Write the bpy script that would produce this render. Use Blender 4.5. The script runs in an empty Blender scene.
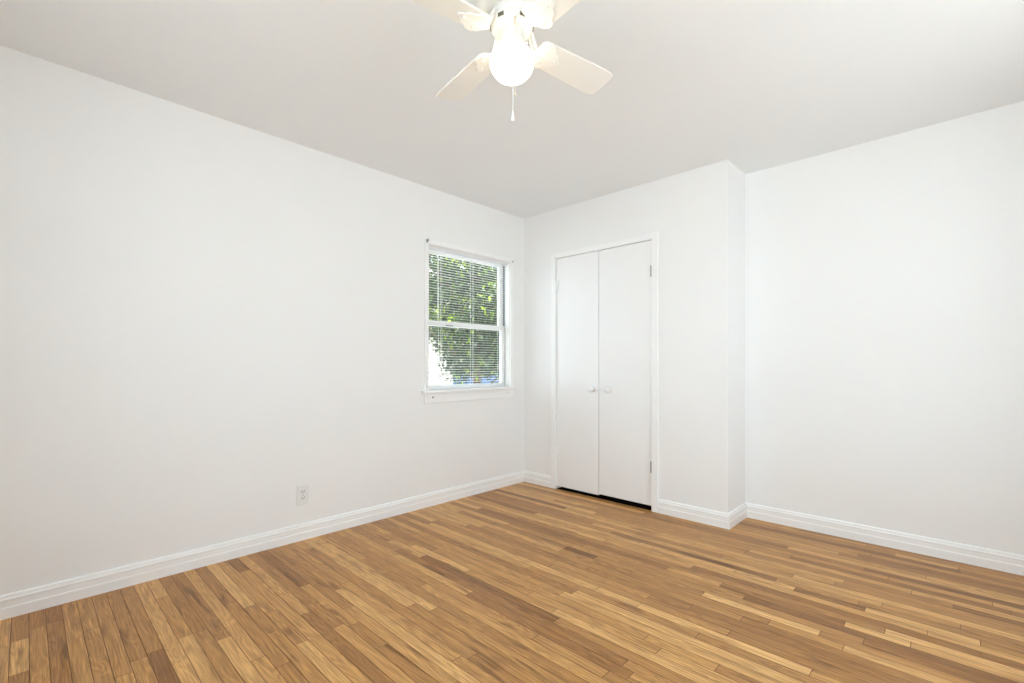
import bpy, bmesh, math, random
from mathutils import Vector, Matrix
random.seed(7)
S = bpy.context.scene
COL = S.collection
PI = math.pi

# ------------------------------------------------------------------ camera
# room axes: X runs along the closet wall, Y along the wall with the window, origin in their corner
F_PX = 468.7
cam_d = bpy.data.cameras.new('camera')
cam = bpy.data.objects.new('camera', cam_d)
COL.objects.link(cam)
cam_d.sensor_width = 36.0
cam_d.lens = F_PX / 1024 * 36.0
cam_d.shift_y = 23.5 / 1024
cam_d.clip_start = 0.02
cam.location = (2.9496, -3.2196, 1.0803)
cam.rotation_euler = (math.radians(90), 0, math.asin(0.69418))
S.camera = cam

# ------------------------------------------------------------------ view, sky, sun
S.view_settings.view_transform = 'Standard'
S.view_settings.look = 'None'
S.view_settings.gamma = 1.0
S.view_settings.use_curve_mapping = False
S.view_settings.exposure = -0.13
S.cycles.use_denoising = True
S.cycles.max_bounces = 16
S.cycles.diffuse_bounces = 10
S.cycles.transparent_max_bounces = 16
S.cycles.caustics_reflective = False
S.cycles.caustics_refractive = False
S.cycles.sample_clamp_indirect = 8.0

world = bpy.data.worlds.new('sky')
S.world = world
world.use_nodes = True
_bg = world.node_tree.nodes['Background']
_bg.inputs[0].default_value = (0.775, 0.905, 1.0, 1)
_bg.inputs[1].default_value = 5.0

sun_d = bpy.data.lights.new('sun', 'SUN')
sun_d.energy = 14.0
sun_d.angle = math.radians(0.6)
sun_d.color = (1.0, 0.96, 0.90)
sun = bpy.data.objects.new('sun', sun_d)
COL.objects.link(sun)
sun.rotation_euler = Vector((-0.30, 0.22, -0.93)).to_track_quat('-Z', 'Y').to_euler()


def portal(loc, rot, w, h):
    d = bpy.data.lights.new('window_portal', 'AREA')
    d.shape = 'RECTANGLE'
    d.size, d.size_y = w, h
    d.cycles.is_portal = True
    o = bpy.data.objects.new('window_portal', d)
    COL.objects.link(o)
    o.location = loc
    o.rotation_euler = rot


# ------------------------------------------------------------------ room sizes
H = 2.44          # ceiling
W = 3.65          # right side of the room
YB = -3.75        # wall behind the camera
YR = 0.345         # recessed wall to the right of the closet
XC = 1.825        # closet corner
T = 0.13          # wall thickness
# window in the left wall
WY0, WY1, WZ0, WZ1 = -1.087, -0.19, 0.87, 2.005
# closet opening
DX0, DX1, DZ = 0.386, 1.290, 2.008

# ------------------------------------------------------------------ materials


def mat(name, rgb, rough=0.5, spec=0.5, metal=0.0, noise=0.0, scale=8.0, bump=0.0, bscale=60.0):
    m = bpy.data.materials.new(name)
    m.use_nodes = True
    nt = m.node_tree
    b = nt.nodes['Principled BSDF']
    b.inputs['Roughness'].default_value = rough
    b.inputs['Specular IOR Level'].default_value = spec
    b.inputs['Metallic'].default_value = metal
    tc = nt.nodes.new('ShaderNodeTexCoord')
    n = nt.nodes.new('ShaderNodeTexNoise')
    n.inputs['Scale'].default_value = scale
    n.inputs['Detail'].default_value = 4
    nt.links.new(tc.outputs['Object'], n.inputs['Vector'])
    r = nt.nodes.new('ShaderNodeValToRGB')
    c0 = [max(0, c * (1 - noise)) for c in rgb]
    c1 = [min(1, c * (1 + noise)) for c in rgb]
    r.color_ramp.elements[0].position = 0.3
    r.color_ramp.elements[1].position = 0.7
    r.color_ramp.elements[0].color = (*c0, 1)
    r.color_ramp.elements[1].color = (*c1, 1)
    nt.links.new(n.outputs['Fac'], r.inputs['Fac'])
    nt.links.new(r.outputs['Color'], b.inputs['Base Color'])
    if bump:
        n2 = nt.nodes.new('ShaderNodeTexNoise')
        n2.inputs['Scale'].default_value = bscale
        n2.inputs['Detail'].default_value = 3
        nt.links.new(tc.outputs['Object'], n2.inputs['Vector'])
        bp = nt.nodes.new('ShaderNodeBump')
        bp.inputs['Strength'].default_value = bump
        bp.inputs['Distance'].default_value = 0.002
        nt.links.new(n2.outputs['Fac'], bp.inputs['Height'])
        nt.links.new(bp.outputs['Normal'], b.inputs['Normal'])
    return m


M_WALL = mat('wall_paint', (0.868, 0.866, 0.862), 0.55, 0.25, noise=0.006, scale=2.0, bump=0.12, bscale=25)
M_CEIL = mat('ceiling_paint', (0.835, 0.85, 0.858), 0.6, 0.3, noise=0.006, scale=2.0, bump=0.1, bscale=30)
M_TRIM = mat('trim_paint', (0.90, 0.90, 0.90), 0.35, 0.4, noise=0.005)
M_DOOR = mat('door_paint', (0.88, 0.88, 0.88), 0.4, 0.4, noise=0.006, scale=3, bump=0.05, bscale=20)
M_SASH = mat('sash_paint', (0.88, 0.865, 0.835), 0.35, 0.5, noise=0.01)
M_BLIND = mat('blind_vinyl', (0.84, 0.84, 0.84), 0.4, 0.5, noise=0.01)
M_RAIL = mat('blind_rail_metal', (0.78, 0.78, 0.80), 0.35, 0.5, noise=0.01)
M_WAND = mat('clear_wand_plastic', (0.85, 0.86, 0.86), 0.15, 0.6)
M_PLATE = mat('outlet_plastic', (0.81, 0.81, 0.80), 0.35, 0.5, noise=0.01)
M_SLOT = mat('outlet_slot', (0.10, 0.10, 0.09), 0.6)
M_KNOB = mat('knob_ceramic', (0.88, 0.88, 0.88), 0.2, 0.5)
M_STEEL = mat('worn_grey_steel', (0.30, 0.30, 0.30), 0.4, 0.5, metal=0.7, noise=0.1, scale=60)
M_FAN = mat('fan_enamel', (0.86, 0.85, 0.82), 0.3, 0.5, noise=0.008)
M_BLADE = mat('fan_blade_laminate', (0.84, 0.82, 0.775), 0.4, 0.4, noise=0.01, scale=12)
M_VENT = mat('fan_vent_dark', (0.16, 0.14, 0.10), 0.6)
M_CHAIN = mat('brass_bead_chain', (0.75, 0.68, 0.55), 0.35, 0.5, metal=0.5)
M_DARK = mat('closet_wall_shade', (0.10, 0.095, 0.09), 0.7)  # closet darkness put into the wall colour, so door gaps show dark
M_EXT = mat('stucco', (0.56, 0.53, 0.48), 0.9, 0.1, noise=0.04, scale=6, bump=0.5, bscale=80)
M_GROUND = mat('pale_concrete', (0.58, 0.58, 0.58), 0.9, 0.1, noise=0.15, scale=3)
M_BLUE = mat('blue_grey_board', (0.16, 0.24, 0.42), 0.8, 0.1, noise=0.12, scale=5)
M_BARK = mat('bark', (0.12, 0.09, 0.06), 0.9, 0.1, noise=0.3, scale=20)
M_ROOF = mat('roof_board', (0.30, 0.29, 0.28), 0.9, 0.1, noise=0.1)


def leaf_material():
    m = bpy.data.materials.new('leaves')
    m.use_nodes = True
    nt = m.node_tree
    b = nt.nodes['Principled BSDF']
    at = nt.nodes.new('ShaderNodeAttribute')
    at.attribute_name = 'tone'
    r = nt.nodes.new('ShaderNodeValToRGB')
    e = r.color_ramp.elements
    e[0].position, e[0].color = 0.0, (0.016, 0.028, 0.010, 1)
    e[1].position, e[1].color = 1.0, (0.36, 0.50, 0.012, 1)
    k = e.new(0.55); k.color = (0.042, 0.078, 0.024, 1)
    k = e.new(0.85); k.color = (0.12, 0.20, 0.022, 1)
    nt.links.new(at.outputs['Fac'], r.inputs['Fac'])
    nt.links.new(r.outputs['Color'], b.inputs['Base Color'])
    b.inputs['Roughness'].default_value = 0.45
    tr = nt.nodes.new('ShaderNodeBsdfTranslucent')
    nt.links.new(r.outputs['Color'], tr.inputs['Color'])
    mx = nt.nodes.new('ShaderNodeMixShader')
    mx.inputs[0].default_value = 0.3
    nt.links.new(b.outputs[0], mx.inputs[1])
    nt.links.new(tr.outputs[0], mx.inputs[2])
    nt.links.new(mx.outputs[0], nt.nodes['Material Output'].inputs[0])
    return m


def glass_material():
    m = bpy.data.materials.new('window_glass')
    m.use_nodes = True
    nt = m.node_tree
    nt.nodes.remove(nt.nodes['Principled BSDF'])
    t = nt.nodes.new('ShaderNodeBsdfTransparent')
    t.inputs[0].default_value = (0.97, 0.98, 0.975, 1)
    g = nt.nodes.new('ShaderNodeBsdfGlossy')
    g.inputs['Roughness'].default_value = 0.02
    lw = nt.nodes.new('ShaderNodeLayerWeight')
    lw.inputs['Blend'].default_value = 0.5
    pw = nt.nodes.new('ShaderNodeMath'); pw.operation = 'POWER'; pw.inputs[1].default_value = 4.0
    f = nt.nodes.new('ShaderNodeMath'); f.operation = 'MULTIPLY_ADD'
    f.inputs[1].default_value = 0.7; f.inputs[2].default_value = 0.035
    nt.links.new(lw.outputs['Facing'], pw.inputs[0])
    nt.links.new(pw.outputs[0], f.inputs[0])
    mx = nt.nodes.new('ShaderNodeMixShader')
    nt.links.new(f.outputs[0], mx.inputs[0])
    nt.links.new(t.outputs[0], mx.inputs[1])
    nt.links.new(g.outputs[0], mx.inputs[2])
    nt.links.new(mx.outputs[0], nt.nodes['Material Output'].inputs[0])
    return m


def globe_material():
    m = bpy.data.materials.new('lit_opal_glass')
    m.use_nodes = True
    b = m.node_tree.nodes['Principled BSDF']
    b.inputs['Base Color'].default_value = (0.9, 0.88, 0.82, 1)
    b.inputs['Roughness'].default_value = 0.15
    b.inputs['Emission Color'].default_value = (1.0, 0.87, 0.62, 1)
    b.inputs['Emission Strength'].default_value = 7.5
    return m


def floor_material():
    """Narrow oak strips: each strip is a face with its own tone and seed; grain runs along X."""
    m = bpy.data.materials.new('oak_strip_floor')
    m.use_nodes = True
    nt = m.node_tree
    N, L = nt.nodes.new, nt.links.new
    b = nt.nodes['Principled BSDF']
    tone = N('ShaderNodeAttribute'); tone.attribute_name = 'tone'
    seed = N('ShaderNodeAttribute'); seed.attribute_name = 'seed'
    ramp = N('ShaderNodeValToRGB')
    e = ramp.color_ramp.elements
    e[0].position, e[0].color = 0.0, (0.185, 0.072, 0.019, 1)
    e[1].position, e[1].color = 1.0, (0.80, 0.47, 0.180, 1)
    k = e.new(0.30); k.color = (0.385, 0.174, 0.048, 1)
    k = e.new(0.65); k.color = (0.60, 0.310, 0.098, 1)
    L(tone.outputs['Fac'], ramp.inputs['Fac'])
    tc = N('ShaderNodeTexCoord')
    sp = N('ShaderNodeVectorMath'); sp.operation = 'MULTIPLY_ADD'
    sd = N('ShaderNodeCombineXYZ')
    m1 = N('ShaderNodeMath'); m1.operation = 'MULTIPLY'; m1.inputs[1].default_value = 37.0
    m2 = N('ShaderNodeMath'); m2.operation = 'MULTIPLY'; m2.inputs[1].default_value = 91.0
    L(seed.outputs['Fac'], m1.inputs[0]); L(seed.outputs['Fac'], m2.inputs[0])
    L(m1.outputs[0], sd.inputs[0]); L(m2.outputs[0], sd.inputs[2])
    L(tc.outputs['Object'], sp.inputs[0]); L(sd.outputs[0], sp.inputs[2])
    sp.inputs[1].default_value = (1, 1, 1)
    # broad cathedral figure
    mpa = N('ShaderNodeMapping'); mpa.inputs['Scale'].default_value = (1.6, 20, 1)
    L(sp.outputs[0], mpa.inputs['Vector'])
    na = N('ShaderNodeTexNoise'); na.inputs['Scale'].default_value = 1.0; na.inputs['Detail'].default_value = 2
    na.inputs['Distortion'].default_value = 0.6
    L(mpa.outputs[0], na.inputs['Vector'])
    ms = N('ShaderNodeMath'); ms.operation = 'MULTIPLY'; ms.inputs[1].default_value = 80.0
    L(na.outputs['Fac'], ms.inputs[0])
    sn = N('ShaderNodeMath'); sn.operation = 'SINE'
    L(ms.outputs[0], sn.inputs[0])
    mra = N('ShaderNodeMapRange')
    mra.inputs['From Min'].default_value = -1; mra.inputs['From Max'].default_value = 1
    mra.inputs['To Min'].default_value = 0.76; mra.inputs['To Max'].default_value = 1.06
    L(sn.outputs[0], mra.inputs['Value'])
    # fine pores
    mpb = N('ShaderNodeMapping'); mpb.inputs['Scale'].default_value = (6, 260, 1)
    L(sp.outputs[0], mpb.inputs['Vector'])
    nb = N('ShaderNodeTexNoise'); nb.inputs['Scale'].default_value = 1.0; nb.inputs['Detail'].default_value = 3
    L(mpb.outputs[0], nb.inputs['Vector'])
    mrb = N('ShaderNodeMapRange')
    mrb.inputs['From Min'].default_value = 0.3; mrb.inputs['From Max'].default_value = 0.7
    mrb.inputs['To Min'].default_value = 0.62; mrb.inputs['To Max'].default_value = 1.18
    L(nb.outputs['Fac'], mrb.inputs['Value'])
    # knots and mineral streaks
    mpc = N('ShaderNodeMapping'); mpc.inputs['Scale'].default_value = (3.2, 26, 1)
    L(sp.outputs[0], mpc.inputs['Vector'])
    nc = N('ShaderNodeTexNoise'); nc.inputs['Scale'].default_value = 1.0; nc.inputs['Detail'].default_value = 4
    L(mpc.outputs[0], nc.inputs['Vector'])
    mrc = N('ShaderNodeMapRange')
    mrc.inputs['From Min'].default_value = 0.57; mrc.inputs['From Max'].default_value = 0.72
    mrc.inputs['To Min'].default_value = 1.0; mrc.inputs['To Max'].default_value = 0.40
    L(nc.outputs['Fac'], mrc.inputs['Value'])
    p1 = N('ShaderNodeMath'); p1.operation = 'MULTIPLY'
    p2 = N('ShaderNodeMath'); p2.operation = 'MULTIPLY'
    L(mra.outputs[0], p1.inputs[0]); L(mrb.outputs[0], p1.inputs[1])
    L(p1.outputs[0], p2.inputs[0]); L(mrc.outputs[0], p2.inputs[1])
    dk = N('ShaderNodeVectorMath'); dk.operation = 'MULTIPLY'
    dk.inputs[1].default_value = (0.20, 0.12, 0.06)
    L(ramp.outputs['Color'], dk.inputs[0])
    vm = N('ShaderNodeMix'); vm.data_type = 'VECTOR'
    vm.clamp_factor = False
    L(p2.outputs[0], vm.inputs[0]); L(dk.outputs[0], vm.inputs[4]); L(ramp.outputs['Color'], vm.inputs[5])
    L(vm.outputs[1], b.inputs['Base Color'])
    mrr = N('ShaderNodeMapRange')
    mrr.inputs['To Min'].default_value = 0.30; mrr.inputs['To Max'].default_value = 0.42
    L(nb.outputs['Fac'], mrr.inputs['Value'])
    L(mrr.outputs[0], b.inputs['Roughness'])
    b.inputs['Specular IOR Level'].default_value = 0.34
    bp = N('ShaderNodeBump'); bp.inputs['Strength'].default_value = 0.08; bp.inputs['Distance'].default_value = 0.001
    L(nb.outputs['Fac'], bp.inputs['Height'])
    L(bp.outputs['Normal'], b.inputs['Normal'])
    return m


M_LEAF = leaf_material()
M_GLASS = glass_material()
M_GLOBE = globe_material()
M_FLOOR = floor_material()

# ------------------------------------------------------------------ helpers


def obj(name, bm, m, parent=None, smooth=False, bevel=0.0):
    bmesh.ops.recalc_face_normals(bm, faces=bm.faces)
    me = bpy.data.meshes.new(name)
    bm.to_mesh(me)
    bm.free()
    for x in (m if isinstance(m, (list, tuple)) else [m]):
        me.materials.append(x)
    if smooth:
        for p in me.polygons:
            p.use_smooth = True
    o = bpy.data.objects.new(name, me)
    COL.objects.link(o)
    if parent is not None:
        o.parent = parent
    if bevel:
        md = o.modifiers.new('bevel', 'BEVEL')
        md.width = bevel
        md.segments = 2
        md.limit_method = 'ANGLE'
    return o


def struct(name, bm, m, parent=None, **k):
    o = obj(name, bm, m, parent, **k)
    if parent is None:
        o['kind'] = 'structure'
    return o


def thing(name, label, cat, loc=(0, 0, 0), group=None):
    o = bpy.data.objects.new(name, None)
    o.empty_display_size = 0.05
    COL.objects.link(o)
    o.location = loc
    o['label'] = label
    o['category'] = cat
    if group:
        o['group'] = group
    return o


def tag(o, label, cat, group=None):
    o['label'] = label
    o['category'] = cat
    if group:
        o['group'] = group
    return o


def box(bm, x0, x1, y0, y1, z0, z1, mtx=None):
    vs = [bm.verts.new((x, y, z)) for x in (x0, x1) for y in (y0, y1) for z in (z0, z1)]
    for f in ((0, 1, 3, 2), (4, 6, 7, 5), (0, 4, 5, 1), (2, 3, 7, 6), (0, 2, 6, 4), (1, 5, 7, 3)):
        bm.faces.new([vs[i] for i in f])
    if mtx is not None:
        bmesh.ops.transform(bm, matrix=mtx, verts=vs)
    return vs


def boxes(*bs):
    bm = bmesh.new()
    for b in bs:
        box(bm, *b)
    return bm


def lathe(bm, prof, n=32, mtx=None):
    """prof: (radius, height) pairs, revolved about Z."""
    rings = []
    made = []
    for r, z in prof:
        if r < 1e-6:
            v = bm.verts.new((0, 0, z)); made.append(v)
            rings.append([v])
        else:
            ring = [bm.verts.new((r * math.cos(2 * PI * i / n), r * math.sin(2 * PI * i / n), z)) for i in range(n)]
            made += ring
            rings.append(ring)
    for a, b in zip(rings, rings[1:]):
        for i in range(n):
            j = (i + 1) % n
            if len(a) == 1 and len(b) == 1:
                continue
            if len(a) == 1:
                bm.faces.new((a[0], b[i], b[j]))
            elif len(b) == 1:
                bm.faces.new((a[i], b[0], a[j]))
            else:
                bm.faces.new((a[i], b[i], b[j], a[j]))
    if mtx is not None:
        bmesh.ops.transform(bm, matrix=mtx, verts=made)
    return made


def tube(bm, a, b, r0, r1=None, n=10):
    a, b = Vector(a), Vector(b)
    d = b - a
    q = d.to_track_quat('Z', 'Y').to_matrix().to_4x4()
    r1 = r0 if r1 is None else r1
    lathe(bm, [(0, 0), (r0, 0), (r1, d.length), (0, d.length)], n, Matrix.Translation(a) @ q)


def prism(bm, pts, z0, z1, mtx=None):
    lo = [bm.verts.new((x, y, z0)) for x, y in pts]
    hi = [bm.verts.new((x, y, z1)) for x, y in pts]
    n = len(pts)
    bm.faces.new(lo[::-1]); bm.faces.new(hi)
    for i in range(n):
        j = (i + 1) % n
        bm.faces.new((lo[i], lo[j], hi[j], hi[i]))
    if mtx is not None:
        bmesh.ops.transform(bm, matrix=mtx, verts=lo + hi)


def sweep(path, prof, inward):
    """Moulding profile (depth, height) along a floor path with mitred corners; inward[i] is the side of segment i."""
    bm = bmesh.new()
    pts = [Vector((p[0], p[1])) for p in path]
    nrm = [Vector(v) for v in inward]
    rows = []
    for i, p in enumerate(pts):
        if i == 0:
            off = nrm[0]
        elif i == len(pts) - 1:
            off = nrm[-1]
        else:
            off = nrm[i - 1] + nrm[i]
        rows.append([bm.verts.new((p.x + off.x * d, p.y + off.y * d, z)) for d, z in prof])
    for a, b in zip(rows, rows[1:]):
        for k in range(len(prof) - 1):
            bm.faces.new((a[k], a[k + 1], b[k + 1], b[k]))
        bm.faces.new((a[-1], a[0], b[0], b[-1]))
    bm.faces.new(rows[0]); bm.faces.new(rows[-1][::-1])
    return bm


def moulding(name, p0, p1, n, m0, m1, prof, m=None):
    """One wall's baseboard; m0/m1 shift the ends by depth*m along the wall to mitre the corners."""
    bm = bmesh.new()
    a, b = Vector(p0), Vector(p1)
    d = (b - a).normalized()
    n = Vector(n)
    rows = []
    for p, mm in ((a, m0), (b, m1)):
        rows.append([bm.verts.new((*(p + n * dd + d * (mm * dd)), z)) for dd, z in prof])
    A, B = rows
    for k in range(len(prof)):
        j = (k + 1) % len(prof)
        bm.faces.new((A[k], A[j], B[j], B[k]))
    bm.faces.new(A); bm.faces.new(B[::-1])
    return struct(name, bm, m or M_TRIM)


# ------------------------------------------------------------------ room shell
# floor: narrow oak strips running along X, each strip its own face, hairline gaps over a dark bed
bm = bmesh.new()
tl = bm.faces.layers.float.new('tone')
sl = bm.faces.layers.float.new('seed')
PW, G = 0.0508, 0.0011
FX0, FX1 = -0.02, W + 0.02
box(bm, FX0, FX1, YB - 0.02, 0.75, -0.06, -0.0022)
for f in bm.faces:
    f[tl] = 0.0; f[sl] = 0.0
y = YB - 0.02
row = 0
rf = random.Random(21)
while y < 0.74:
    x = FX0 - rf.uniform(0, 0.9)
    rt = rf.gauss(0.0, 0.05)
    while x < FX1:
        ln = rf.choice((0.25, 0.4, 0.6, 0.8, 1.0, 1.3, 1.6)) * rf.uniform(0.8, 1.2)
        a, b2 = max(x, FX0), min(x + ln, FX1)
        if b2 - a > 0.02:
            vs = [bm.verts.new(c) for c in ((a + G, y + G, 0), (b2 - G, y + G, 0), (b2 - G, y + PW - G, 0), (a + G, y + PW - G, 0))]
            f = bm.faces.new(vs)
            t = min(0.84, max(0.18, rf.gauss(0.54, 0.18) + rt))
            if rf.random() < 0.07 and ln < 0.55:
                t = rf.uniform(0.08, 0.25)
            elif rf.random() < 0.09:
                t = rf.uniform(0.80, 0.96)
            f[tl] = t
            f[sl] = rf.random()
        x += ln
    y += PW
    row += 1
struct('floor', bm, M_FLOOR)

# ceiling with the roof above it (unseen; eaves added to keep the sun out)
struct('ceiling', boxes((-T, W + T, YB - T, 0.75, H, H + 0.10)), M_CEIL)
struct('sun_block_roof', boxes((-0.75, W + 0.75, YB - 0.75, 1.3, H + 0.101, H + 0.20)), M_ROOF)

# left wall with the window opening
struct('wall_left', boxes((-T, 0, YB - T, WY0, 0, H), (-T, 0, WY1, 0.75, 0, H),
                          (-T, 0, WY0, WY1, 0, WZ0 - 0.02), (-T, 0, WY0, WY1, WZ1, H)), M_WALL)
# closet wall with the door opening, and its return
struct('wall_closet', boxes((0, DX0, 0, 0.09, 0, H), (DX1, XC - 0.09, 0, 0.09, 0, H), (DX0, DX1, 0, 0.09, DZ, H),
                            (XC - 0.09, XC, 0, 0.62, 0, H)), M_WALL)
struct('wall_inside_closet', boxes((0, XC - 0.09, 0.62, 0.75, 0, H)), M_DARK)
struct('wall_right', boxes((XC, W, YR, YR + 0.12, 0, H)), M_WALL)
# walls behind and beside the camera, with windows added to light the room
RY0, RY1 = -2.15, -0.50
BX0, BX1 = 1.20, 3.50
Z0, Z1 = 0.45, 2.25
struct('wall_side', boxes((W, W + T, YB - T, RY0, 0, H), (W, W + T, RY1, 0.49, 0, H),
                          (W, W + T, RY0, RY1, 0, Z0), (W, W + T, RY0, RY1, Z1, H)), M_WALL)
struct('wall_back', boxes((0, BX0, YB - T, YB, 0, H), (BX1, W, YB - T, YB, 0, H),
                          (BX0, BX1, YB - T, YB, 0, Z0), (BX0, BX1, YB - T, YB, Z1, H)), M_WALL)

# baseboards
BP = [(0, 0), (0.017, 0), (0.017, 0.043), (0.0160, 0.0475), (0.0142, 0.049), (0.0138, 0.072), (0.0146, 0.0745),
      (0.0146, 0.081), (0.0118, 0.084), (0.0095, 0.096), (0.006, 0.100), (0, 0.100)]
moulding('baseboard_left', (0, YB), (0, 0), (1, 0), 1, -1, BP)
moulding('baseboard_closet', (0, 0), (DX0 - 0.048, 0), (0, -1), 1, 0, BP)
moulding('baseboard_closet_corner', (DX1 + 0.050, 0), (XC, 0), (0, -1), 0, 1, BP)
moulding('baseboard_return', (XC, 0), (XC, YR), (1, 0), -1, -1, BP)
moulding('baseboard_right', (XC, YR), (W, YR), (0, -1), 1, -1, BP)
moulding('baseboard_side', (W, YR), (W, YB), (-1, 0), 1, -1, BP)
moulding('baseboard_back', (W, YB), (0, YB), (0, 1), 1, -1, BP)

# ------------------------------------------------------------------ closet doors
CT = 0.019
struct('trim_1', boxes((DX0 - 0.048, DX0, -CT, 0.0, 0, DZ + 0.048), (DX1, DX1 + 0.050, -CT, 0.0, 0, DZ + 0.048),
                       (DX0, DX1, -CT, 0.0, DZ, DZ + 0.048)), M_TRIM, bevel=0.003)
MID = 0.822
KN = [(0, 0), (0.022, 0), (0.022, 0.003), (0.014, 0.006), (0.012, 0.012), (0.018, 0.017), (0.026, 0.023), (0.028, 0.031),
      (0.025, 0.039), (0.016, 0.044), (0, 0.046)]


def closet_door(name, x0, x1, z0, kx, hx, hm):
    d = struct(name, boxes((x0, x1, -0.002, 0.030, z0, DZ - 0.003)), M_DOOR, bevel=0.002)
    bm = bmesh.new()
    lathe(bm, KN, 24, Matrix.Translation((kx, -0.002, 0.885)) @ Matrix.Rotation(PI / 2, 4, 'X'))
    obj('knob', bm, M_KNOB, d, smooth=True)
    for z in (1.775, 0.325):
        bm = bmesh.new()
        lathe(bm, [(0, -0.043), (0.003, -0.042), (0.0058, -0.038), (0.0058, 0.038), (0.003, 0.042), (0, 0.043)], 12,
              Matrix.Translation((hx, -0.0130, z)))
        box(bm, hx - 0.003 if hx > 1 else hx, hx if hx > 1 else hx + 0.018, -0.0110, -0.0015, z - 0.038, z + 0.038)
        h = obj('hinge', bm, hm, d)
        if hm is M_STEEL:
            h['label'] = 'bare grey steel hinge'
    return d


closet_door('door_1', DX0 + 0.0015, MID - 0.0025, 0.026, 0.768, DX0 + 0.006, M_TRIM)
closet_door('door_2', MID + 0.0025, DX1 - 0.004, 0.036, 0.925, DX1 - 0.005, M_STEEL)
struct('closet_floor_shade', boxes((DX0 + 0.004, DX1 - 0.004, 0.002, 0.60, 0.0, 0.002)), mat('floor_shade_black', (0.012, 0.010, 0.008), 0.9, 0.05))  # near-black sheet over the closet floor, standing in for under-door shade
# jambs and head stop inside the opening
struct('trim_2', boxes((DX0, DX0 + 0.003, 0.031, 0.09, 0, DZ), (DX1 - 0.003, DX1, 0.031, 0.09, 0, DZ),
                       (DX0 + 0.003, DX1 - 0.003, 0.035, 0.09, DZ - 0.02, DZ)), M_TRIM)

# ------------------------------------------------------------------ window in the left wall
c = 0.036
w = struct('window_1', boxes((0, 0.014, WY0 - c, WY0, WZ0 - 0.005, WZ1 + c), (0, 0.014, WY1, WY1 + c, WZ0 - 0.005, WZ1 + c),
                             (0, 0.014, WY0, WY1, WZ1, WZ1 + c)), M_TRIM, bevel=0.003)
obj('jamb', boxes((-T, 0.0, WY0, WY0 + 0.004, WZ0, WZ1), (-T, 0.0, WY1 - 0.004, WY1, WZ0, WZ1),
                  (-T, 0.0, WY0, WY1, WZ1 - 0.004, WZ1)), M_SASH, w)
obj('window_sill', boxes((-T - 0.03, 0.0, WY0, WY1, WZ0 - 0.02, WZ0), (0, 0.042, WY0 - 0.062, WY1 + 0.030, WZ0 - 0.005, WZ0 + 0.018)),
    M_TRIM, w, bevel=0.003)
obj('apron', boxes((0, 0.013, WY0 - c, WY1 + c, WZ0 - 0.082, WZ0 - 0.005)), M_TRIM, w, bevel=0.003)


def sash(x0, x1, z0, z1, bot, top, st=0.042, y0=None, y1=None):
    y0 = WY0 + 0.004 if y0 is None else y0
    y1 = WY1 - 0.004 if y1 is None else y1
    s = obj('sash', boxes((x0, x1, y0, y0 + st, z0, z1), (x0, x1, y1 - st, y1, z0, z1),
                          (x0, x1, y0 + st, y1 - st, z0, z0 + bot), (x0, x1, y0 + st, y1 - st, z1 - top, z1)), M_SASH, w, bevel=0.002)
    xm = (x0 + x1) / 2
    obj('pane', boxes((xm - 0.002, xm + 0.002, y0 + st, y1 - st, z0 + bot, z1 - top)), M_GLASS, s)


sash(-0.088, -0.060, WZ0, 1.432, 0.045, 0.042)
sash(-0.118, -0.090, 1.392, WZ1 - 0.004, 0.040, 0.035)
obj('track_and_gap_shade', boxes((-0.084, -0.062, WY1 - 0.0055, WY1 - 0.004, 1.434, WZ1 - 0.005),
                        (-0.058, -0.054, WY1 - 0.0055, WY1 - 0.004, WZ0 + 0.002, WZ1 - 0.005)),
    mat('track_gap_grey', (0.22, 0.22, 0.22), 0.5, 0.5, metal=0.3), w)  # grey track, plus the shaded gap drawn as a narrow dark strip
obj('sash_lock', boxes((-0.062, -0.052, -0.870, -0.795, 1.394, 1.402)), M_STEEL, w, bevel=0.003)

# unseen windows added beside and behind the camera to light the room


def added_window(name, along, fixed, a0, a1, sgn):
    def bx(u0, u1, d0, d1, z0, z1):
        d0, d1 = sorted((fixed + sgn * d0, fixed + sgn * d1))
        return (d0, d1, u0, u1, z0, z1) if along == 'y' else (u0, u1, d0, d1, z0, z1)
    o = struct(name, boxes(bx(a0 - .05, a0, -.014, 0, Z0 - .05, Z1 + .05), bx(a1, a1 + .05, -.014, 0, Z0 - .05, Z1 + .05),
                           bx(a0, a1, -.014, 0, Z1, Z1 + .05), bx(a0, a1, -.014, 0, Z0 - .05, Z0)), M_TRIM)
    m = (a0 + a1) / 2
    zm = (Z0 + Z1) / 2
    fr = obj('sash', boxes(bx(a0, a0 + .04, .06, .09, Z0, Z1), bx(a1 - .04, a1, .06, .09, Z0, Z1), bx(m - .02, m + .02, .06, .09, Z0, Z1),
                           bx(a0 + .04, m - .02, .06, .09, Z0, Z0 + .04), bx(m + .02, a1 - .04, .06, .09, Z0, Z0 + .04),
                           bx(a0 + .04, m - .02, .06, .09, Z1 - .04, Z1), bx(m + .02, a1 - .04, .06, .09, Z1 - .04, Z1),
                           bx(a0 + .04, m - .02, .06, .09, zm - .015, zm + .015), bx(m + .02, a1 - .04, .06, .09, zm - .015, zm + .015)), M_SASH, o)
    obj('pane', boxes(bx(a0 + .04, a1 - .04, .073, .077, Z0 + .04, Z1 - .04)), M_GLASS, fr)


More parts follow.
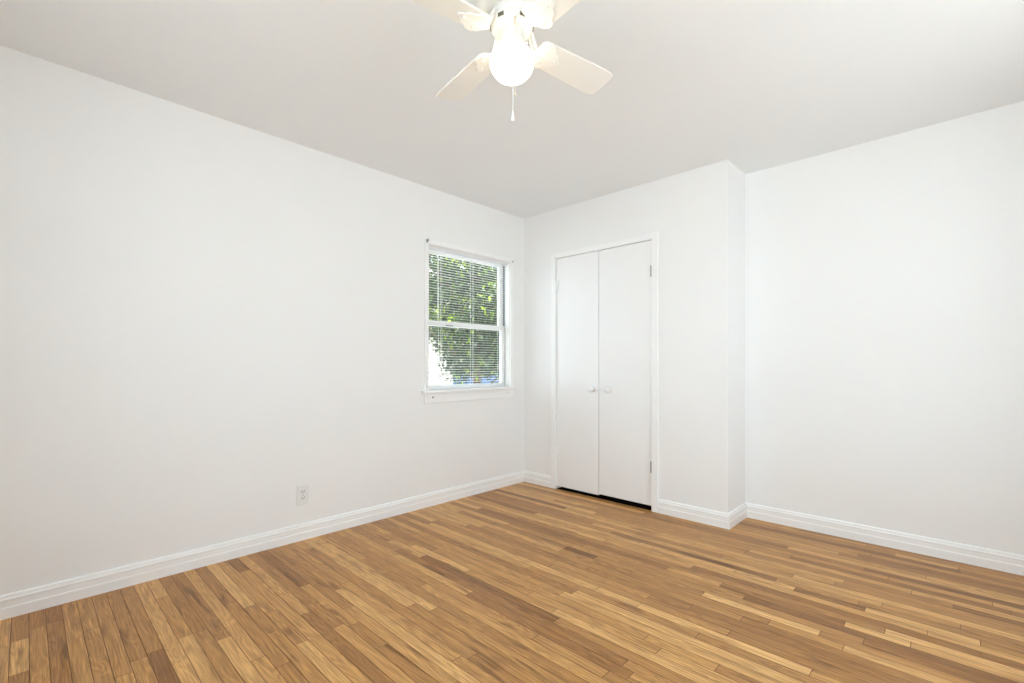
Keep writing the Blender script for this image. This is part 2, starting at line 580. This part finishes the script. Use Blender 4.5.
added_window('added_window_2', 'y', W, RY0, RY1, 1)
added_window('added_window_3', 'x', YB, BX0, BX1, -1)
portal((W + 0.12, (RY0 + RY1) / 2, (Z0 + Z1) / 2), (PI / 2, 0, PI / 2), RY1 - RY0, Z1 - Z0)
portal(((BX0 + BX1) / 2, YB - 0.12, (Z0 + Z1) / 2), (PI / 2, 0, PI), BX1 - BX0, Z1 - Z0)
portal((-0.125, (WY0 + WY1) / 2, (WZ0 + WZ1) / 2), (PI / 2, 0, -PI / 2), WY1 - WY0, WZ1 - WZ0)

# ------------------------------------------------------------------ mini blind
BY0, BY1 = WY0 + 0.010, WY1 - 0.014
BXm = -0.028
bl = thing('window_blind', 'white horizontal mini blind with open slats hanging in the small window', 'blind', (0, 0, 0))
obj('head_rail', boxes((BXm - 0.014, BXm + 0.014, BY0, BY1, WZ1 - 0.027, WZ1 - 0.004)), M_RAIL, bl, bevel=0.002)
bm = bmesh.new()
zt, zb, pitch = WZ1 - 0.037, WZ0 + 0.036, 0.0205
nsl = int((zt - zb) / pitch)
tilt = math.radians(-6)
for i in range(nsl + 1):
    z = zt - i * pitch
    pr = []
    for k in range(5):
        u = (k / 4 - 0.5) * 0.025
        h = 0.0010 * (1 - (2 * k / 4 - 1) ** 2)
        pr.append((BXm + u * math.cos(tilt) - h * math.sin(tilt), z + u * math.sin(tilt) + h * math.cos(tilt)))
    up = [[bm.verts.new((x, yy, zz)) for x, zz in pr] for yy in (BY0 + 0.003, BY1 - 0.003)]
    dn = [[bm.verts.new((x, yy, zz - 0.0006)) for x, zz in pr] for yy in (BY0 + 0.003, BY1 - 0.003)]
    for k in range(4):
        bm.faces.new((up[0][k], up[0][k + 1], up[1][k + 1], up[1][k]))
        bm.faces.new((dn[0][k], dn[1][k], dn[1][k + 1], dn[0][k + 1]))
    for q in (0, 1):
        for k in range(4):
            bm.faces.new((up[q][k], dn[q][k], dn[q][k + 1], up[q][k + 1]))
    for k in (0, 4):
        bm.faces.new((up[0][k], up[1][k], dn[1][k], dn[0][k]))
obj('slats', bm, M_BLIND, bl)
obj('bottom_rail', boxes((BXm - 0.013, BXm + 0.013, BY0 + 0.003, BY1 - 0.003, WZ0 + 0.019, WZ0 + 0.031)), M_RAIL, bl, bevel=0.002)
for yy in (-0.955, -0.622, -0.300):
    bm = bmesh.new()
    for xx in (BXm - 0.0145, BXm + 0.0145):
        tube(bm, (xx, yy, WZ0 + 0.03), (xx, yy, WZ1 - 0.027), 0.0011, n=6)
    tube(bm, (BXm + 0.0145, yy + 0.012, WZ0 + 0.03), (BXm + 0.0145, yy + 0.012, WZ1 - 0.027), 0.0009, n=6)
    obj('ladder_cord', bm, M_BLIND, bl)
bm = bmesh.new()
tube(bm, (BXm + 0.020, -0.985, WZ1 - 0.05), (BXm + 0.020, -0.985, 1.43), 0.0042, n=6)
tube(bm, (BXm + 0.012, -0.985, WZ1 - 0.035), (BXm + 0.020, -0.985, WZ1 - 0.05), 0.002, n=6)
obj('tilt_wand', bm, M_WAND, bl)

# small hardware left on the casing


def bracket(name, label, loc, s, group=None):
    t = thing(name, label, 'bracket', loc, group)
    obj('mounting_plate', boxes((0, 0.002, -0.008 * s, 0.008 * s, -0.014 * s, 0.014 * s)), M_STEEL, t, bevel=0.001)
    bm = bmesh.new()
    tube(bm, (0.002, 0, 0), (0.022 * s, 0, 0), 0.004 * s)
    tube(bm, (0.020 * s, 0, -0.004 * s), (0.020 * s, 0, 0.014 * s), 0.004 * s)
    obj('hook', bm, M_STEEL, t)


bracket('curtain_bracket', 'grey metal curtain bracket at upper left corner of the window casing', (0.014, WY0 - 0.018, 2.024), 0.95)
bracket('curtain_bracket', 'tiny grey metal curtain bracket at upper right corner of the window casing', (0.014, WY1 + 0.020, 2.012), 0.55)


def screw(label, loc, r, m):
    bm = bmesh.new()
    lathe(bm, [(0, 0.007), (r * 0.6, 0.006), (r, 0.003), (r, 0)], 14, Matrix.Translation(loc) @ Matrix.Rotation(PI / 2, 4, 'Y'))
    tag(obj('screw_head', bm, m, smooth=True), label, 'screw')


screw('small grey screw head in the left end of the window apron', (0.013, -1.050, 0.832), 0.0075, M_STEEL)
screw('white painted plug in the right end of the window apron', (0.013, -0.222, 0.835), 0.011, M_TRIM)

# ------------------------------------------------------------------ wall outlet
ot = thing('wall_outlet', 'white duplex electrical outlet low on the left wall above the baseboard', 'outlet', (0, -2.030, 0.277))
obj('cover_plate', boxes((0, 0.0065, -0.037, 0.037, -0.060, 0.060)), M_PLATE, ot, bevel=0.003)
for s in (-1, 1):
    bm = bmesh.new()
    pts = [(0.0165 * math.cos(a) if abs(math.cos(a)) < 0.95 else math.copysign(0.0157, math.cos(a)), 0.0145 * math.sin(a)) for a in [2 * PI * k / 24 for k in range(24)]]
    prism(bm, pts, 0.0, 0.003, Matrix.Translation((0.006, 0, s * 0.0195)) @ Matrix(((0, 0, 1, 0), (1, 0, 0, 0), (0, 1, 0, 0), (0, 0, 0, 1))))
    r = obj('receptacle', bm, M_PLATE, ot)
    zz = s * 0.0195
    bm = boxes((0.0088, 0.0094, -0.0085, -0.0050, zz - 0.002, zz + 0.009), (0.0088, 0.0094, 0.0050, 0.0085, zz - 0.002, zz + 0.008))
    tube(bm, (0.0088, 0, zz - 0.007), (0.0094, 0, zz - 0.007), 0.0026)
    obj('slots', bm, M_SLOT, r)
bm = bmesh.new()
tube(bm, (0.006, 0, 0), (0.0072, 0, 0), 0.003)
obj('screw', bm, M_STEEL, ot)

# ------------------------------------------------------------------ ceiling fan
FXc, FYc = 1.825, -2.054
fan = thing('ceiling_fan', 'white four bladed ceiling fan with lit round globe and pull chains', 'ceiling fan', (FXc, FYc, H))
D = -H   # heights below are given above the floor


def fpart(name, bm, m, parent=fan, smooth=True):
    o = obj(name, bm, m, parent, smooth=smooth)
    return o


def lz(prof):
    return [(r, z + D) for r, z in prof]


bm = bmesh.new()
lathe(bm, lz([(0, 2.4395), (0.086, 2.4395), (0.088, 2.425), (0.080, 2.405), (0.070, 2.398), (0.0, 2.398)]), 40)
fpart('canopy', bm, M_FAN)
bm = bmesh.new()
lathe(bm, lz([(0, 2.398), (0.085, 2.398), (0.112, 2.388), (0.120, 2.372), (0.120, 2.325), (0.116, 2.315), (0.100, 2.302), (0.086, 2.296), (0.0, 2.296)]), 48)
fpart('motor_housing', bm, M_FAN)
# flywheel collar with slots
a_vent = math.atan2(0.71981, -0.69418) + PI / 2
bm = bmesh.new()
lathe(bm, lz([(0, 2.300), (0.066, 2.298), (0.067, 2.285), (0.060, 2.280), (0.060, 2.266), (0.069, 2.264), (0.074, 2.258), (0.0745, 2.248),
              (0.071, 2.238), (0.062, 2.232), (0, 2.232)]), 48)
fly = fpart('flywheel', bm, M_FAN)
for k in range(6):
    bm = bmesh.new()
    box(bm, 0.0700, 0.0748, -0.011, 0.011, 2.2405 + D, 2.2525 + D, Matrix.Rotation(a_vent + k * PI / 3, 4, 'Z'))
    obj('vent_slot', bm, M_VENT, fly)
bm = bmesh.new()
lathe(bm, lz([(0, 2.232), (0.041, 2.232), (0.044, 2.228), (0.044, 2.186), (0.049, 2.182), (0.052, 2.174), (0.050, 2.166), (0, 2.166)]), 40)
sw = fpart('switch_housing', bm, M_FAN)
for a in (0.3, 2.4, 4.5):
    bm = bmesh.new()
    tube(bm, (0.051 * math.cos(a), 0.051 * math.sin(a), 2.176 + D), (0.060 * math.cos(a), 0.060 * math.sin(a), 2.176 + D), 0.003)
    obj('thumb_screw', bm, M_FAN, sw)
bm = bmesh.new()
lathe(bm, lz([(0.046, 2.176)] +
             [(0.0760 * math.cos(t), 2.125 + (0.066 if t < 0 else 0.060) * math.sin(t)) for t in [math.radians(48 - 6 * i) for i in range(23)]] + [(0, 2.059)]), 48)
fpart('glass_globe', bm, M_GLOBE)

# blade root heading: the far right blade points 41.3 degrees right of the viewing direction
view = math.atan2(0.71981, -0.69418)
a0 = view - math.radians(53.5)
half = [(0.108, 0.034), (0.112, 0.046), (0.126, 0.054), (0.23, 0.058), (0.36, 0.063), (0.43, 0.064), (0.449, 0.059), (0.457, 0.047)]
iron = [(0.098, 0.012), (0.102, 0.013), (0.104, 0.016), (0.110, 0.024), (0.117, 0.043), (0.130, 0.055), (0.145, 0.058), (0.158, 0.053),
        (0.165, 0.042), (0.173, 0.036), (0.185, 0.034), (0.193, 0.026), (0.198, 0.015), (0.211, 0.009), (0.215, 0.0)]
for k in range(4):
    rz = Matrix.Rotation(a0 + k * PI / 2, 4, 'Z')
    pit = Matrix.Translation((0, 0, 2.205 + D)) @ Matrix.Rotation(math.radians(-11), 4, 'X')
    bm = bmesh.new()
    pts = half + [(x, -yy) for x, yy in half[::-1]]
    prism(bm, pts, 0.0, 0.006, rz @ pit)
    blade = obj('blade', bm, M_BLADE, fan, bevel=0.0015)
    bm = bmesh.new()
    pts = iron + [(x, -yy) for x, yy in iron[-2::-1]]
    prism(bm, pts, -0.006, -0.0005, rz @ pit)
    # cranked arm down from the flywheel
    for p, q in (((0.055, 0, 2.273 + D), (0.080, 0, 2.266 + D)), ((0.079, 0, 2.267 + D), (0.104, 0, 2.204 + D))):
        for oy in (-0.007, 0.007):
            tube(bm, rz @ Vector((p[0], oy, p[2])), rz @ Vector((q[0], oy * 1.3, q[2])), 0.0055, n=10)
    br = obj('blade_bracket', bm, M_FAN, fan, bevel=0.0015)
    # low relief scrolls: two curls and a midrib, then three screws
    bm = bmesh.new()
    for sgn in (-1, 1):
        line = [(0.118 + 0.0016 * q + (0.015 - 0.0006 * q) * math.cos(0.42 * q), sgn * (0.027 + (0.015 - 0.0006 * q) * math.sin(0.42 * q)), -0.0060) for q in range(20)]
        for p, q in zip(line, line[1:]):
            tube(bm, p, q, 0.0018, n=6)
    tube(bm, (0.105, 0, -0.006), (0.185, 0, -0.006), 0.0024, 0.0015, 8)
    bmesh.ops.transform(bm, matrix=rz @ pit, verts=bm.verts)
    obj('scroll', bm, M_FAN, br, smooth=True)
    for px, py in ((0.140, 0.030), (0.140, -0.030), (0.190, 0.0)):
        bm = bmesh.new()
        lathe(bm, [(0, -0.0095), (0.003, -0.009), (0.0048, -0.007), (0.0048, -0.005)], 12, rz @ pit @ Matrix.Translation((px, py, 0)))
        obj('screw', bm, M_FAN, br, smooth=True)

# pull chains: beads close together, hanging in front of the globe (towards the camera side)
fx, fy = 0.69418, -0.71981     # towards the camera
rx, ry = 0.71980, 0.69418      # to the camera's right


def chain(cx, cy, z1, fob, col, fobm):
    bm = bmesh.new()
    sw_r = 0.044
    l = math.hypot(cx, cy)
    tube(bm, (cx * sw_r / l, cy * sw_r / l, 2.228 + D), (cx, cy, 2.222 + D), 0.0035)
    z = 2.222
    tube(bm, (cx, cy, z1 + D), (cx, cy, z + D), 0.0007, n=6)
    while z > z1:
        bmesh.ops.create_icosphere(bm, subdivisions=1, radius=0.0017, matrix=Matrix.Translation((cx, cy, z + D)))
        z -= 0.0042
    ch = obj('pull_chain', bm, col, fan)
    bm = bmesh.new()
    lathe(bm, [(r, zz + z1 + D) for r, zz in fob], 16, Matrix.Translation((cx, cy, 0)))
    obj('fob', bm, fobm, ch, smooth=True)


chain(fx * 0.088 + rx * 0.003, fy * 0.088 + ry * 0.003, 1.905, [(0, 0.002), (0.0028, 0), (0.0034, -0.010), (0.0060, -0.022), (0.0055, -0.027), (0, -0.029)], M_KNOB, M_KNOB)
chain(fx * 0.083 + rx * 0.011, fy * 0.083 + ry * 0.011, 1.968, [(0, 0.001), (0.0026, -0.001), (0.0036, -0.005), (0.0022, -0.009), (0, -0.010)], M_CHAIN, M_CHAIN)

# ------------------------------------------------------------------ outside the small window
struct('ground', boxes((-14, 12, -12, 14, -0.45, -0.30)), M_GROUND)
struct('wall_outside', boxes((-5.2, -5.0, -1.0, 9.0, -0.30, 3.2)), M_EXT)

tree = thing('tree', 'leafy green tree with yellow green sun highlights painted on its leaves outside the small window', 'tree', (-2.7, 1.75, -0.3))
TX, TY, TZ = -2.7, 1.75, -0.3
bm = bmesh.new()
tube(bm, (0, 0, 0), (0.05, 0.03, 1.1), 0.085, 0.065, 14)
tube(bm, (0.05, 0.03, 1.08), (-0.02, 0.10, 2.1), 0.065, 0.04, 12)
tube(bm, (-0.02, 0.10, 2.08), (0.05, 0.05, 3.2), 0.04, 0.015, 10)
obj('trunk', bm, M_BARK, tree, smooth=True)
rl = random.Random(5)
for (s, e) in (((0.05, 0.03, 1.1), (0.1, -0.95, 1.9)), ((0.02, 0.06, 1.6), (0.2, -0.8, 2.7)), ((0.03, 0.05, 1.3), (0.15, 0.75, 2.0)),
               ((0, 0.1, 2.0), (0.25, 0.6, 2.9)), ((0.04, 0.03, 1.0), (0.45, -0.3, 1.5)), ((0.04, 0.03, 0.9), (0.4, 0.45, 1.35))):
    bm = bmesh.new()
    mid = [(s[i] + e[i]) / 2 + rl.uniform(-0.05, 0.05) for i in range(3)]
    tube(bm, s, mid, 0.026, 0.018, 8)
    tube(bm, mid, e, 0.018, 0.006, 8)
    obj('branch', bm, M_BARK, tree, smooth=True)

bm = bmesh.new()
tn = bm.faces.layers.float.new('tone')


def leaf(p, size, tone):
    q = Matrix.Rotation(rl.uniform(0, 2 * PI), 4, 'Z') @ Matrix.Rotation(rl.gauss(0.5, 0.5), 4, 'Y') @ Matrix.Rotation(rl.gauss(0, 0.4), 4, 'X')
    m = Matrix.Translation(p) @ q
    wd = size * 0.26
    pts = [(0, 0, 0), (size * 0.3, wd, 0.004), (size * 0.65, wd * 0.85, -0.004), (size, 0, -0.02), (size * 0.65, -wd * 0.85, -0.004), (size * 0.3, -wd, 0.004)]
    v = [bm.verts.new(m @ Vector(c)) for c in pts]
    mids = [bm.verts.new(m @ Vector((size * 0.3, 0, -0.003))), bm.verts.new(m @ Vector((size * 0.65, 0, -0.010)))]
    for f in ((v[0], v[1], mids[0]), (v[1], v[2], mids[1], mids[0]), (v[2], v[3], mids[1]), (v[0], mids[0], v[5]),
              (mids[0], mids[1], v[4], v[5]), (mids[1], v[3], v[4])):
        bm.faces.new(f)[tn] = tone


# leaf clusters around the branches; the crown's near-left underside slopes up, leaving the pale wall in view
n = 0
while n < 2600:
    cx, cy, cz = rl.uniform(-1.7, 0.75), rl.uniform(-1.75, 1.5), rl.uniform(0.45, 3.7)
    e = ((cx + 0.45) / 1.25) ** 2 + (cy / 1.75) ** 2 + ((cz - 2.1) / 1.7) ** 2
    if e > 1:
        continue
    if cz < 0.97 - (cy + 0.33 + rl.gauss(0, 0.06)) * 1.75:       # underside
        continue
    if cz < 1.22 and cy > -0.45 and rl.random() < 0.8:
        continue
    tone_c = rl.gauss(0.42, 0.18)
    if rl.random() < (0.14 if cz > 1.9 else 0.05) and cx > -0.3:
        tone_c = rl.uniform(0.9, 1.15)  # sunlight put into the colour of some front clusters, mostly high up
    for _ in range(8):
        p = Vector((cx + rl.gauss(0, 0.06), cy - min(0, cx) * 0.85 + rl.gauss(0, 0.07), cz + rl.gauss(0, 0.06)))
        leaf(p, rl.uniform(0.06, 0.095), min(1, max(0, tone_c + rl.gauss(0, 0.12))))
    n += 1
obj('foliage', bm, M_LEAF, tree)
tag(obj('garden_board', boxes((-4.6, -4.55, 2.86, 4.9, -0.30, 0.89)), M_BLUE), 'blue grey board low behind the tree outside the window', 'board')
